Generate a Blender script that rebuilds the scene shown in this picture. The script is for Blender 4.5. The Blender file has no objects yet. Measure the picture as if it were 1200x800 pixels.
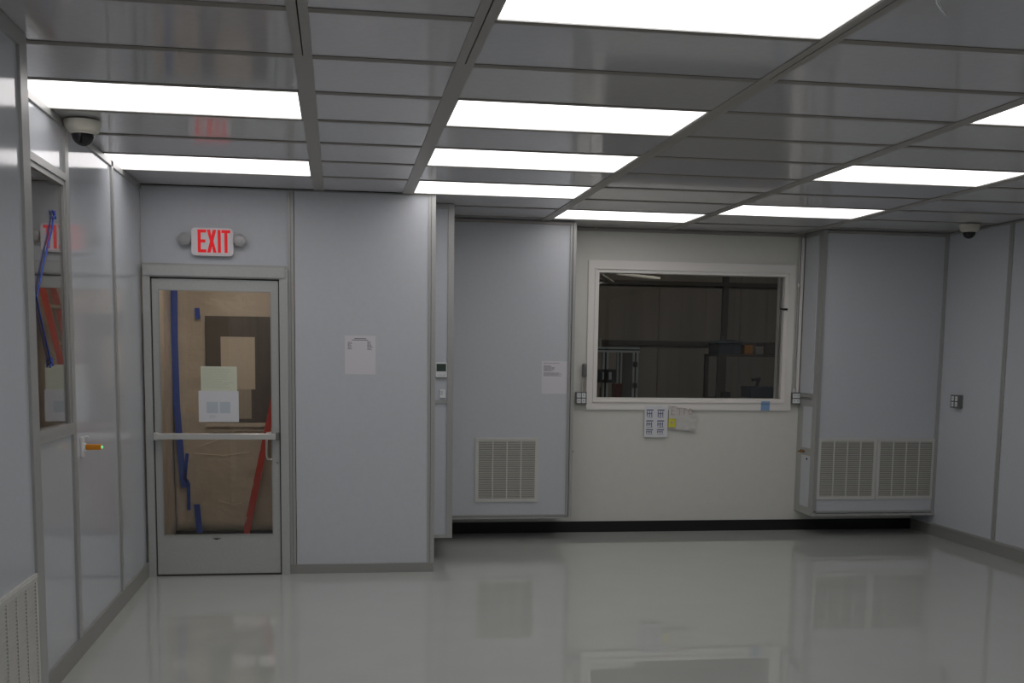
import bpy, bmesh, math, random
from mathutils import Matrix, Vector
random.seed(7)

# ------------------------------------------------------------------ camera
C = bpy.context.scene.collection
cam_data = bpy.data.cameras.new('camera')
cam = bpy.data.objects.new('camera', cam_data)
C.objects.link(cam)
RX = Vector((0.98826, -0.15219, 0.01353))
FW = Vector((0.15273, 0.98154, -0.11510))
UP = Vector((0.00424, 0.11582, 0.99326))
M4 = Matrix(((RX.x, UP.x, -FW.x, 0.0), (RX.y, UP.y, -FW.y, 0.0), (RX.z, UP.z, -FW.z, 1.626), (0, 0, 0, 1)))
cam.matrix_world = M4
cam_data.sensor_width = 36.0
cam_data.lens = 36.0 * 1313.1 / 1200.0
cam_data.shift_x = 0.0
cam_data.shift_y = (566.31 - 400.0) / 1200.0
cam_data.clip_start = 0.05
bpy.context.scene.camera = cam

# ------------------------------------------------------------------ world, exposure
world = bpy.data.worlds.new('world')
bpy.context.scene.world = world
world.use_nodes = True
world.node_tree.nodes['Background'].inputs[0].default_value = (0.05, 0.05, 0.055, 1)
world.node_tree.nodes['Background'].inputs[1].default_value = 0.2
vs = bpy.context.scene.view_settings
vs.view_transform = 'Standard'
vs.look = 'None'
vs.exposure = 0.0
vs.gamma = 1.0
vs.use_curve_mapping = False
PANEL_LIGHT = 2.3          # emission of the ceiling light diffusers

# ------------------------------------------------------------------ materials
def mat(name, col, rough=0.5, metal=0.0, spec=0.5, noise=0.0, nscale=40.0, bump=0.0, bscale=200.0,
        emit=None, estr=0.0, trans=0.0, ior=1.5, coat=0.0, aniso=None, bdist=0.002):
    m = bpy.data.materials.new(name)
    m.use_nodes = True
    nt = m.node_tree
    b = nt.nodes['Principled BSDF']
    b.inputs['Base Color'].default_value = (*col, 1)
    b.inputs['Roughness'].default_value = rough
    b.inputs['Metallic'].default_value = metal
    b.inputs['Specular IOR Level'].default_value = spec
    b.inputs['IOR'].default_value = ior
    b.inputs['Transmission Weight'].default_value = trans
    b.inputs['Coat Weight'].default_value = coat
    if emit:
        b.inputs['Emission Color'].default_value = (*emit, 1)
        b.inputs['Emission Strength'].default_value = estr
    if noise or bump:
        tc = nt.nodes.new('ShaderNodeTexCoord')
        mp = nt.nodes.new('ShaderNodeMapping')
        nt.links.new(tc.outputs['Object'], mp.inputs[0])
        if aniso:
            mp.inputs['Scale'].default_value = aniso
        if noise:
            n = nt.nodes.new('ShaderNodeTexNoise')
            n.inputs['Scale'].default_value = nscale
            n.inputs['Detail'].default_value = 4
            nt.links.new(mp.outputs[0], n.inputs['Vector'])
            r = nt.nodes.new('ShaderNodeMapRange')
            r.inputs['From Min'].default_value = 0.25
            r.inputs['From Max'].default_value = 0.75
            r.inputs['To Min'].default_value = 1 - noise
            r.inputs['To Max'].default_value = 1 + noise
            nt.links.new(n.outputs['Fac'], r.inputs['Value'])
            mx = nt.nodes.new('ShaderNodeVectorMath')
            mx.operation = 'SCALE'
            mx.inputs[0].default_value = col
            nt.links.new(r.outputs[0], mx.inputs['Scale'])
            nt.links.new(mx.outputs[0], b.inputs['Base Color'])
        if bump:
            n2 = nt.nodes.new('ShaderNodeTexNoise')
            n2.inputs['Scale'].default_value = bscale
            n2.inputs['Detail'].default_value = 3
            nt.links.new(mp.outputs[0], n2.inputs['Vector'])
            bp = nt.nodes.new('ShaderNodeBump')
            bp.inputs['Strength'].default_value = bump
            bp.inputs['Distance'].default_value = bdist
            nt.links.new(n2.outputs['Fac'], bp.inputs['Height'])
            nt.links.new(bp.outputs[0], b.inputs['Normal'])
    return m

PANEL = mat('coated_wall_panel', (0.585, 0.612, 0.645), 0.38, noise=0.02, nscale=30)
PANELG = mat('glossy_wall_panel', (0.57, 0.60, 0.635), 0.10, noise=0.02, nscale=30)
WHITEWALL = mat('white_painted_wall', (0.72, 0.72, 0.665), 0.55, noise=0.02, nscale=12)
CASING = mat('white_window_casing', (0.86, 0.84, 0.80), 0.4)
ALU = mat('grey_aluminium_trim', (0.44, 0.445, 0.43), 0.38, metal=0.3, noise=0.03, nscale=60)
ALUDARK = mat('dark_grey_grid', (0.37, 0.35, 0.325), 0.4, metal=0.1)  # own darker grey of the ceiling beams, top rails and one cable
DOORM = mat('grey_aluminium_door', (0.50, 0.52, 0.50), 0.4, metal=0.2, noise=0.04, nscale=50)
STEEL = mat('brushed_steel', (0.70, 0.70, 0.68), 0.38, metal=0.6)
CROSSBAR = mat('dull_grey_crossbar', (0.27, 0.25, 0.225), 0.6)
TILE = mat('coated_ceiling_tile', (0.615, 0.60, 0.63), 0.07, noise=0.03, nscale=25)
TILE2 = mat('coated_ceiling_tile_warm', (0.60, 0.59, 0.59), 0.12, noise=0.03, nscale=25)
TILE3 = mat('coated_ceiling_tile_cool', (0.565, 0.565, 0.60), 0.08, noise=0.03, nscale=25)
FLOOR = mat('grey_epoxy_floor', (0.50, 0.525, 0.49), 0.012, noise=0.02, nscale=3, spec=1.0)
BLACKBASE = mat('black_vinyl_base', (0.006, 0.006, 0.008), 0.55)
GREYBASE = mat('grey_metal_base', (0.33, 0.33, 0.31), 0.4, metal=0.2)
GRILLE = mat('painted_grille', (0.64, 0.64, 0.605), 0.5)
LOUVRE = mat('painted_louvre', (0.58, 0.58, 0.53), 0.55)
GRILLEBACK = mat('dark_filter', (0.16, 0.155, 0.14), 0.9)
DIFF = mat('light_diffuser', (0.9, 0.9, 0.9), 0.5, emit=(1.0, 0.955, 0.96), estr=PANEL_LIGHT)
GLASS = mat('clear_glass', (1, 1, 1), 0.0, trans=1.0, ior=1.5)
TINTGLASS = mat('window_glass', (0.9, 0.92, 0.9), 0.0, trans=1.0, ior=1.45)
SHEET = mat('tan_plastic_sheet', (0.48, 0.425, 0.345), 0.42, noise=0.10, nscale=3, bump=1.0, bscale=4, aniso=(1, 1, 1.6), bdist=0.02)
DARKSHEET = mat('dark_brown_opening', (0.085, 0.07, 0.055), 0.5, noise=0.15, nscale=8)
LIGHTSHEET = mat('pale_tan_board', (0.50, 0.45, 0.37), 0.6, noise=0.04)
CREASE = mat('pale_crease', (0.72, 0.66, 0.56), 0.4)
MIDSHEET = mat('ribbed_tan_board', (0.36, 0.32, 0.26), 0.6, noise=0.04)
BLUETAPE = mat('blue_tape', (0.02, 0.06, 0.36), 0.6)
PALETAPE = mat('pale_blue_tape', (0.24, 0.40, 0.66), 0.7)
RED = mat('red_fibreglass', (0.42, 0.025, 0.012), 0.4)
SIGNWHITE = mat('sign_plastic', (0.86, 0.81, 0.83), 0.4)
SIGNRED = mat('sign_red_letters', (0.72, 0.006, 0.012), 0.4, emit=(1.0, 0.01, 0.015), estr=0.26)
LAMPGREY = mat('lamp_head_grey', (0.38, 0.38, 0.38), 0.35)
LENS = mat('ribbed_lens', (0.5, 0.5, 0.5), 0.35, metal=0.2)
OFFWHITE = mat('offwhite_plastic', (0.66, 0.64, 0.55), 0.4)
DOME = mat('dark_dome', (0.01, 0.01, 0.012), 0.05)
CHROME = mat('chrome', (0.85, 0.85, 0.85), 0.08, metal=1.0)
WHITEPL = mat('white_plastic', (0.82, 0.82, 0.82), 0.4)
LCD = mat('green_grey_display', (0.045, 0.07, 0.055), 0.25)
BOXGREY = mat('electrical_box_grey', (0.20, 0.205, 0.20), 0.4, metal=0.5)
SOCKETW = mat('socket_white', (0.85, 0.88, 0.88), 0.35)
BLACK = mat('black_plastic', (0.012, 0.012, 0.013), 0.45)
PAPER = mat('paper_lilac', (0.74, 0.72, 0.765), 0.8)
PAPERW = mat('paper_white', (0.76, 0.77, 0.80), 0.8)
PAPERY = mat('paper_pale_green', (0.72, 0.75, 0.60), 0.8)
PAPERC = mat('clear_sleeve', (0.64, 0.63, 0.60), 0.3)
INK = mat('grey_ink', (0.17, 0.16, 0.18), 0.8)
INKBLUE = mat('blue_ink', (0.12, 0.14, 0.24), 0.8)
INKPALE = mat('pale_blue_print', (0.55, 0.62, 0.67), 0.8)
INKGREEN = mat('pale_green_print', (0.58, 0.61, 0.49), 0.8)
INKRED = mat('faded_red_ink', (0.50, 0.37, 0.34), 0.8)
NOTE = mat('yellow_note', (0.68, 0.66, 0.08), 0.8)
ORANGE = mat('orange_plastic', (0.80, 0.30, 0.01), 0.4)
GREENLED = mat('green_indicator', (0.1, 0.7, 0.2), 0.4, emit=(0.2, 1.0, 0.35), estr=0.8)
BRASS = mat('brass', (0.40, 0.22, 0.06), 0.35, metal=0.9)
INSUL = mat('brown_insulation', (0.225, 0.205, 0.185), 0.8, noise=0.25, nscale=1.2, aniso=(2.5, 2.5, 0.15), bump=0.6, bscale=4)
GIRT = mat('dark_steel_girt', (0.055, 0.045, 0.037), 0.6)
BACKFLOOR = mat('concrete_floor', (0.20, 0.19, 0.17), 0.7, noise=0.1, nscale=2)
BLADE = mat('fan_blade_grey', (0.85, 0.85, 0.80), 0.5)
EXTR = mat('aluminium_extrusion', (0.50, 0.54, 0.54), 0.35, metal=0.5)
BINBLUE = mat('dark_blue_bin', (0.03, 0.042, 0.06), 0.5)
BINORANGE = mat('dull_orange_bin', (0.26, 0.11, 0.015), 0.6)
BINRED = mat('dull_red_box', (0.22, 0.04, 0.035), 0.6)
BINGREY = mat('dull_grey_box', (0.13, 0.13, 0.12), 0.6)
VESTFILL = mat('vestibule_fill_glow', (0.9, 0.8, 0.7), 0.5, emit=(1.0, 0.88, 0.76), estr=15.0)
SIDEFILL = mat('side_fill_glow', (0.9, 0.8, 0.7), 0.5, emit=(1.0, 0.86, 0.72), estr=2.2)
WORKFILL = mat('workshop_fill_glow', (0.9, 0.9, 0.8), 0.5, emit=(1.0, 0.92, 0.82), estr=28.0)

# ------------------------------------------------------------------ mesh helpers
class MB:
    def __init__(s):
        s.bm = bmesh.new()
    def box(s, x0, x1, y0, y1, z0, z1):
        v = [s.bm.verts.new((x, y, z)) for x in (x0, x1) for y in (y0, y1) for z in (z0, z1)]
        for f in ((0, 1, 3, 2), (4, 6, 7, 5), (0, 4, 5, 1), (2, 3, 7, 6), (0, 2, 6, 4), (1, 5, 7, 3)):
            s.bm.faces.new([v[i] for i in f])
        return s
    def prism(s, pts, axis, a, b):
        """polygon pts in the plane perpendicular to axis (0 x: (y,z), 1 y: (x,z), 2 z: (x,y))"""
        def P(p, t):
            return [(t, p[0], p[1]), (p[0], t, p[1]), (p[0], p[1], t)][axis]
        v0 = [s.bm.verts.new(P(p, a)) for p in pts]
        v1 = [s.bm.verts.new(P(p, b)) for p in pts]
        n = len(pts)
        s.bm.faces.new(v0)
        s.bm.faces.new(v1[::-1])
        for i in range(n):
            s.bm.faces.new((v0[i], v0[(i + 1) % n], v1[(i + 1) % n], v1[i]))
        return s
    def lathe(s, c, prof, axis=2, n=28):
        """profile of (r, t) turned about an axis through c"""
        rings = []
        for r, t in prof:
            ring = []
            for i in range(n):
                a = 2 * math.pi * i / n
                u, w = r * math.cos(a), r * math.sin(a)
                d = [(t, u, w), (u, t, w), (u, w, t)][axis]
                ring.append(s.bm.verts.new((c[0] + d[0], c[1] + d[1], c[2] + d[2])))
            rings.append(ring)
        for A, B in zip(rings, rings[1:]):
            for i in range(n):
                s.bm.faces.new((A[i], A[(i + 1) % n], B[(i + 1) % n], B[i]))
        s.bm.faces.new(rings[0][::-1])
        s.bm.faces.new(rings[-1])
        return s
    def tube(s, pts, r, n=10):
        pts = [Vector(p) for p in pts]
        rings = []
        ref = Vector((0.13, 0.27, 0.95))
        for i, p in enumerate(pts):
            d = (pts[min(i + 1, len(pts) - 1)] - pts[max(i - 1, 0)]).normalized()
            if abs(d.dot(ref)) > 0.9:
                ref = Vector((1, 0.1, 0.05))
            u = d.cross(ref).normalized()
            w = d.cross(u)
            rings.append([s.bm.verts.new(p + r * (math.cos(2 * math.pi * k / n) * u + math.sin(2 * math.pi * k / n) * w)) for k in range(n)])
        for A, B in zip(rings, rings[1:]):
            for i in range(n):
                s.bm.faces.new((A[i], A[(i + 1) % n], B[(i + 1) % n], B[i]))
        s.bm.faces.new(rings[0][::-1])
        s.bm.faces.new(rings[-1])
        return s
    def bar(s, a, b, w, t, up=(0, 1, 0)):
        """rectangular bar from a to b: width w across, thickness t along up"""
        a, b = Vector(a), Vector(b)
        d = (b - a).normalized()
        u = Vector(up)
        u = (u - d * u.dot(d)).normalized()
        v = d.cross(u)
        vv = [s.bm.verts.new(p + v * (i * w / 2) + u * (j * t / 2)) for p in (a, b) for i in (-1, 1) for j in (-1, 1)]
        for f in ((0, 1, 3, 2), (4, 6, 7, 5), (0, 4, 5, 1), (2, 3, 7, 6), (0, 2, 6, 4), (1, 5, 7, 3)):
            s.bm.faces.new([vv[i] for i in f])
        return s
    def ring(s, x0, x1, z0, z1, w, y0, y1):
        s.box(x0, x1, y0, y1, z1 - w, z1).box(x0, x1, y0, y1, z0, z0 + w)
        s.box(x0, x0 + w, y0, y1, z0 + w, z1 - w).box(x1 - w, x1, y0, y1, z0 + w, z1 - w)
        return s
    def bevel(s, w, seg=2):
        bmesh.ops.bevel(s.bm, geom=s.bm.edges[:], offset=w, segments=seg, affect='EDGES', profile=0.5)
        return s
    def build(s, name, m, parent=None, smooth=False):
        bmesh.ops.recalc_face_normals(s.bm, faces=s.bm.faces)
        me = bpy.data.meshes.new(name)
        s.bm.to_mesh(me)
        s.bm.free()
        me.materials.append(m)
        if smooth:
            for p in me.polygons:
                p.use_smooth = True
            try:
                me.set_sharp_from_angle(angle=math.radians(40))
            except Exception:
                pass
        o = bpy.data.objects.new(name, me)
        C.objects.link(o)
        if parent:
            o.parent = parent
            o.matrix_parent_inverse = Matrix.Translation(-Vector(world_loc(parent)))
        return o

def world_loc(o):
    return Vector(o.location)

def empty(name, loc=(0, 0, 0)):
    o = bpy.data.objects.new(name, None)
    o.empty_display_size = 0.05
    C.objects.link(o)
    o.location = loc
    return o

def tag(o, label=None, cat=None, group=None, kind=None):
    if label: o['label'] = label
    if cat: o['category'] = cat
    if group: o['group'] = group
    if kind: o['kind'] = kind
    return o

def struct(name, loc=(0, 0, 0)):
    return tag(empty(name, loc), kind='structure')

def thing(name, label, cat, loc, group=None):
    return tag(empty(name, loc), label, cat, group)

def bx(x0, x1, y0, y1, z0, z1):
    return MB().box(x0, x1, y0, y1, z0, z1)

# ------------------------------------------------------------------ dimensions (metres, floor z = 0, camera stands at x = y = 0)
H = 2.755
XL, XN, XR = -1.36, -1.13, 5.46        # far left wall, nearer left wall, right wall
YE, YS, YC, YB, YR = 8.25, 8.72, 9.6, 10.0, -2.75
CUT = 4.47                              # where the nearer left wall ends
BEAMX = [-0.13, 0.497, 1.747, 2.965, 4.19]
GY0, GM = 8.22, 0.6096
def gy(k): return GY0 - GM * k

# ------------------------------------------------------------------ floor
o = bx(XL - 0.3, XR + 0.2, YR - 0.1, 10.15, -0.1, 0.0).build('floor', FLOOR)
tag(o, kind='structure')

# ------------------------------------------------------------------ ceiling: tiles, grid, lights
ceiling = struct('ceiling', (0, 0, H))
bx(XL - 0.3, XR + 0.2, YR - 0.1, 10.15, H + 0.05, H + 0.12).build('ceiling_deck', GIRT, ceiling)
BW = 0.036
cols = {'A': (XL, BEAMX[0] - BW), 'B': (BEAMX[0] + BW, BEAMX[1] - BW), 'C': (BEAMX[1] + BW, BEAMX[2] - BW),
        'D': (BEAMX[2] + BW, BEAMX[3] - BW), 'E': (BEAMX[3] + BW, BEAMX[4] - BW), 'F': (BEAMX[4] + BW, XR)}
lights = {
    ('A', 4): 'long ceiling light panel at upper left, right beside the nearer dome camera',
    ('A', 1): 'white ceiling light panel closest above the EXIT sign and entrance door',
    ('C', 7): 'biggest and nearest ceiling light panel, cut off by the top of the photo',
    ('C', 4): 'ceiling light panel in the middle column, second from the top of the photo',
    ('C', 2): 'ceiling light panel in the middle column, third from the top, between two narrower ones',
    ('C', 0): 'ceiling light panel touching the top corner of the wall to the right of the door',
    ('D', -2): 'small far ceiling light panel above the left part of the interior window',
    ('E', -1): 'far ceiling light panel above the right end of the interior window',
    ('E', 2): 'long ceiling light panel at right, nearer than the one above the interior window end',
    ('E', 5): 'ceiling light panel of which only a corner shows at the right edge of the photo',
}
hidden = [('A', 8), ('A', 12), ('C', 11), ('C', 15), ('E', 9), ('E', 13), ('A', 16), ('E', 16)]
for h in hidden:
    lights[h] = 'white ceiling light panel behind the viewer'
def ceil_light(c, k, label, hid):
    x0, x1 = cols[c]
    if c == 'A' and gy(k + 1) < CUT:
        x0 = XN
    y0, y1 = gy(k + 1) + 0.006, gy(k) - 0.006
    t = thing('ceiling_light', label, 'ceiling light', ((x0 + x1) / 2, (y0 + y1) / 2, H),
              'light panels behind the viewer' if hid else 'light panels set in the ceiling grid')
    m = MB()
    w = 0.007
    a, b = H - 0.001, H + 0.045
    m.box(x0, x1, y0, y0 + w, a, b).box(x0, x1, y1 - w, y1, a, b)
    m.box(x0, x0 + w, y0 + w, y1 - w, a, b).box(x1 - w, x1, y0 + w, y1 - w, a, b)
    m.build('light_frame', ALU, t)
    bx(x0 + w, x1 - w, y0 + w, y1 - w, H + 0.004, H + 0.012).build('diffuser', DIFF, t)
for (c, k), lab in lights.items():
    ceil_light(c, k, lab, (c, k) in hidden)

tile_cache = {}
def tile(x0, x1, y0, y1, m):
    key = (round(x1 - x0, 4), round(y1 - y0, 4), m.name)
    if key in tile_cache:
        o = bpy.data.objects.new('ceiling_tile', tile_cache[key])
        C.objects.link(o)
        o.parent = ceiling
    else:
        w, d = (x1 - x0) / 2, (y1 - y0) / 2
        o = bx(-w, w, -d, d, 0.0, 0.018).build('ceiling_tile', m)
        o.parent = ceiling
        tile_cache[key] = o.data
    o.location = ((x0 + x1) / 2, (y0 + y1) / 2, 0.0015)
rt = random.Random(3)
for c, (x0, x1) in cols.items():
    for k in range(-3, 18):
        y0, y1 = gy(k + 1), gy(k)
        xa = x0
        if c == 'A' and y0 < CUT - 0.2:
            xa = XN
        y1 = min(y1, YB)
        if k < 0 and c in 'AB':
            continue
        if (c, k) not in lights:
            tile(xa, x1, y0 + 0.008, y1 - 0.008, rt.choice((TILE, TILE, TILE2, TILE3)))
        # crossbar at the near edge (y0) of the cell
        hi = 0.024 if (c, k) not in lights else 0.004
        lo = 0.024 if (c, k + 1) not in lights else 0.004
        if k < 17:
            bx(xa, x1, y0 - lo, y0 + hi, H - 0.002, H + 0.04).build('grid_crossbar', CROSSBAR, ceiling)
# long beams: joined pair with a groove in the front module, single further back
for i, x in enumerate(BEAMX):
    ys = gy(6) - 0.03
    yend = YB if x > 0.7 else (YE + 0.05)
    g = 0.0025
    if i < 3:
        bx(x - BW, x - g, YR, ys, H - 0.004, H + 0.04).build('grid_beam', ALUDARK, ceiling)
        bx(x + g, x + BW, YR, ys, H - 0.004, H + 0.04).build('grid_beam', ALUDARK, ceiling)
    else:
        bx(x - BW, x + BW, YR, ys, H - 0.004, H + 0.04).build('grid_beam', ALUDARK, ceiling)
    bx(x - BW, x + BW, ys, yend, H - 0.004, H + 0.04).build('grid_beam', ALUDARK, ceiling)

# ------------------------------------------------------------------ left wall (far part) with window
wl = struct('wall_left', (XL, 6.3, 0))
T = 0.10
def lw(y0, y1, z0, z1, name, m, proud=0.0, base=XL):
    return bx(base - T, base + proud, y0, y1, z0, z1).build(name, m, wl)
lw(6.07, 7.24, 0.0, H, 'wall_panel', PANELG)
lw(7.27, YE + 0.1, 0.0, H, 'wall_panel', PANELG)
lw(4.3, 6.06, 2.49, H, 'wall_panel', PANELG)
lw(4.3, 6.06, 0.0, 1.19, 'wall_panel', PANELG)
lw(4.3, 4.75, 1.19, 2.49, 'wall_panel', PANELG)
lw(6.03, 6.10, 0.105, H - 0.001, 'panel_post', ALU, 0.014)
lw(7.23, 7.28, 0.105, H - 0.001, 'panel_post', ALU, 0.012)
lw(YE - 0.03, YE + 0.02, 2.16, H - 0.001, 'panel_post', ALU, 0.006)
lw(4.47, YE, H - 0.035, H - 0.001, 'top_rail', ALU, 0.012)
lw(4.5, 6.03, 2.455, 2.49, 'window_rail', ALU, 0.016)
lw(4.5, 6.03, 1.185, 1.215, 'window_rail', ALU, 0.016)
bx(XL, XL + 0.014, CUT, YE - 0.04, 0.0, 0.105).build('baseboard_left', GREYBASE)['kind'] = 'structure'
win = struct('window_1', (XL, 5.4, 1.2))
m = MB()
m.box(XL - 0.07, XL + 0.006, 4.75, 6.03, 2.43, 2.455).box(XL - 0.07, XL + 0.02, 4.75, 6.03, 1.215, 1.24)
m.box(XL - 0.07, XL + 0.006, 4.75, 4.78, 1.24, 2.43).box(XL - 0.07, XL + 0.006, 6.005, 6.03, 1.24, 2.43)
m.build('window_frame', ALU, win)
bx(XL - 0.014, XL - 0.006, 4.78, 6.005, 1.24, 2.43).build('window_pane', GLASS, win)
# the dim room behind that pane
sp = struct('wall_side_room', (XL - 0.8, 5.4, 0))
bx(XL - 1.3, XL - 1.25, 4.2, 6.6, 0.8, 2.9).build('room_panel', LIGHTSHEET, sp)
bx(XL - 1.25, XL - T, 6.55, 6.6, 0.8, 2.9).build('room_panel', LIGHTSHEET, sp)
bx(XL - 1.25, XL - T, 4.2, 4.25, 0.8, 2.9).build('room_panel', LIGHTSHEET, sp)
bx(XL - 1.3, XL - T, 4.2, 6.6, 2.9, 2.95).build('room_panel', LIGHTSHEET, sp)
bx(XL - 1.3, XL - T, 4.2, 6.6, 0.75, 0.8).build('room_panel', LIGHTSHEET, sp)

t = thing('side_room_fill_lamp', 'added dim warm fill lamp in the unseen side room behind the left wall window', 'lamp', (XL - 0.7, 5.2, 2.9))  # added lamp, brightens what shows through the left window pane
bx(XL - 0.9, XL - 0.5, 5.0, 5.4, 2.86, 2.90).build('fill_lamp_housing', ALU, t)
bx(XL - 0.88, XL - 0.52, 5.02, 5.38, 2.855, 2.862).build('fill_lamp_diffuser', SIDEFILL, t)
# blue tie strip stuck to the left window
cord = MB().tube([(XL + 0.0, 5.83, 2.27), (XL + 0.001, 5.76, 2.18), (XL, 5.60, 2.02), (XL, 5.45, 1.85)], 0.0048, 8)
cord.tube([(XL, 5.45, 1.85), (XL, 5.50, 1.77), (XL, 5.60, 1.64), (XL, 5.68, 1.545)], 0.0048, 8)
for (yy, zz) in ((5.82, 2.262), (5.67, 1.552)):
    cord.tube([(XL, yy - 0.03, zz + 0.018), (XL + 0.004, yy, zz), (XL, yy + 0.035, zz - 0.012)], 0.0045, 8)
    cord.tube([(XL, yy - 0.02, zz - 0.02), (XL + 0.004, yy, zz), (XL, yy + 0.02, zz + 0.02)], 0.005, 8)
tag(cord.build('tie_cord', BLUETAPE, smooth=True), 'thin blue cord bent in the middle and knotted at both ends on the left window', 'cord')

# ------------------------------------------------------------------ left wall (near part, stepped into the room)
wn = struct('wall_near_left', (XN, 1.0, 0))
for y0, y1 in ((YR, -1.25), (-1.24, -0.05), (-0.04, 1.16), (1.17, 2.38), (2.39, CUT - 0.09)):
    bx(XN - T, XN, y0, y1, 0, H).build('wall_panel', PANELG, wn)
    bx(XN - T + 0.01, XN + 0.008, y0 - 0.03, y0 + 0.02, 0, H - 0.001).build('panel_post', ALU, wn)
bx(XN - 0.22, XN + 0.010, CUT - 0.10, CUT, 0, H - 0.001).build('corner_post', ALU, wn)
bx(XN, XN + 0.012, YR, CUT - 0.1, H - 0.06, H - 0.001).build('top_rail', ALU, wn)
bx(XL - 0.05, XN - T, CUT - 0.1, CUT - 0.02, 0, H).build('wall_panel', PANELG, wn)
bx(XN, XN + 0.014, YR, CUT, 0.0, 0.105).build('baseboard_near_left', GREYBASE)['kind'] = 'structure'

# ------------------------------------------------------------------ entry wall with the door
we = struct('wall_entry', (-0.3, YE, 0))
def ew(x0, x1, z0, z1, name, m, proud=0.0, d=0.10):
    return bx(x0, x1, YE - proud, YE + d, z0, z1).build(name, m, we)
ew(XL, -0.35, 2.2, H, 'wall_panel', PANEL)
ew(-0.305, 0.655, 0.0, H, 'wall_panel', PANEL)
ew(-0.3525, -0.333, 0.0, H - 0.001, 'panel_post', ALU, 0.010)
ew(-0.331, -0.310, 0.0, H - 0.001, 'panel_post', ALU, 0.006)
ew(-0.333, -0.331, 0.0, H - 0.001, 'post_groove', BLACK, 0.001)
ew(0.648, 0.668, 0.0, H - 0.001, 'panel_post', ALU, 0.006)
ew(0.670, 0.700, 0.0, H - 0.001, 'panel_post', ALU, 0.012)
ew(0.668, 0.670, 0.0, H - 0.001, 'post_groove', BLACK, 0.001)
ew(XL + 0.006, -0.353, 2.205, 2.222, 'top_rail', ALU, 0.010)
bx(XL + 0.01, 0.70, YE - 0.008, YE, H - 0.012, H - 0.002).build('top_rail', ALU, we)
bx(0.60, 0.699, YE + 0.10, YB, 0, H).build('wall_panel', PANEL, we)
o = bx(-0.353, 0.694, YE - 0.018, YE - 0.012, 0.0, 0.068).build('baseboard_entry', GREYBASE)
MB().box(-0.353, 0.694, YE - 0.012, YE, 0.0, 0.068).build('baseboard_core', GREYBASE, o)
o['kind'] = 'structure'

door = struct('door_1', (-0.85, YE, 0))
fr = MB()
fr.box(-1.345, -1.295, YE - 0.05, YE + 0.10, 0.0, 2.2).box(-0.412, -0.3535, YE - 0.05, YE + 0.10, 0.0, 2.2)
fr.box(-1.295, -0.412, YE - 0.05, YE + 0.10, 2.125, 2.2)
fr.build('door_frame', DOORM, door)
st = MB()
st.box(-1.340, -0.372, YE - 0.064, YE - 0.05, 2.134, 2.204)
st.build('frame_header', DOORM, door)
stp = MB()
stp.box(-1.295, -1.287, YE - 0.02, YE + 0.1, 0.0, 2.125).box(-0.420, -0.412, YE - 0.02, YE + 0.1, 0.0, 2.125)
stp.box(-1.295, -0.412, YE - 0.02, YE + 0.1, 2.117, 2.125)
stp.build('weather_strip', GIRT, door)
leaf = MB()
LY0, LY1 = YE - 0.028, YE + 0.02
leaf.box(-1.286, -1.243, LY0, LY1, 0.014, 2.113).box(-0.469, -0.421, LY0, LY1, 0.014, 2.115)
leaf.box(-1.243, -0.469, LY0, LY1, 2.040, 2.115)
leaf.build('door_leaf_frame', DOORM, door)
bx(-1.243, -0.469, LY0, LY1, 0.014, 0.294).build('kick_panel', DOORM, door)
bead = MB()
for a in ((-1.243, -1.236, 0.294, 2.04), (-0.476, -0.469, 0.294, 2.04)):
    bead.box(a[0], a[1], LY0 - 0.006, LY0 + 0.012, a[2], a[3])
bead.box(-1.236, -0.476, LY0 - 0.006, LY0 + 0.012, 2.033, 2.04).box(-1.236, -0.476, LY0 - 0.006, LY0 + 0.012, 0.294, 0.301)
bead.build('glazing_bead', ALU, door)
bx(-1.240, -0.472, YE - 0.008, YE - 0.002, 0.297, 2.037).build('door_glass', GLASS, door)
pb = MB().box(-1.270, -0.432, YE - 0.095, YE - 0.060, 0.992, 1.034).bevel(0.004).build('push_bar', STEEL, door)
MB().box(-1.288, -1.262, YE - 0.098, YE - 0.027, 0.987, 1.039).bevel(0.004).build('bar_end_bracket', STEEL, pb)
MB().box(-0.445, -0.420, YE - 0.098, YE - 0.027, 0.987, 1.039).bevel(0.004).build('bar_end_bracket', BOXGREY, pb)
MB().tube([(-0.452, YE + 0.02, 1.03), (-0.470, YE + 0.06, 1.03), (-0.515, YE + 0.075, 1.025), (-0.518, YE + 0.075, 1.01), (-0.520, YE + 0.075, 0.86),
           (-0.512, YE + 0.075, 0.835), (-0.49, YE + 0.07, 0.832), (-0.452, YE + 0.02, 0.832)], 0.009, 10).build('pull_handle', WHITEPL, door, True)
MB().lathe((-0.437, LY0 - 0.004, 0.822), [(0.008, -0.004), (0.009, 0.0), (0.009, 0.005)], 1, 14).build('screw_cap', CHROME, door)
mk = MB().box(-0.90, -0.845, LY0 - 0.003, LY0 + 0.001, 0.268, 0.274).box(-0.885, -0.862, LY0 - 0.003, LY0 + 0.001, 0.263, 0.269)
mk.build('drain_slot', BLACK, door)
bx(-1.29, -0.42, YE - 0.03, YE + 0.03, 0.0, 0.012).build('threshold', GIRT, door)

# ------------------------------------------------------------------ duct walls hanging in front of the white wall
wd = struct('wall_duct_left', (1.2, YC, 0.2))
def dw(x0, x1, y0, y1, z0, z1, name, m, par):
    return bx(x0, x1, y0, y1, z0, z1).build(name, m, par)
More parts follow.
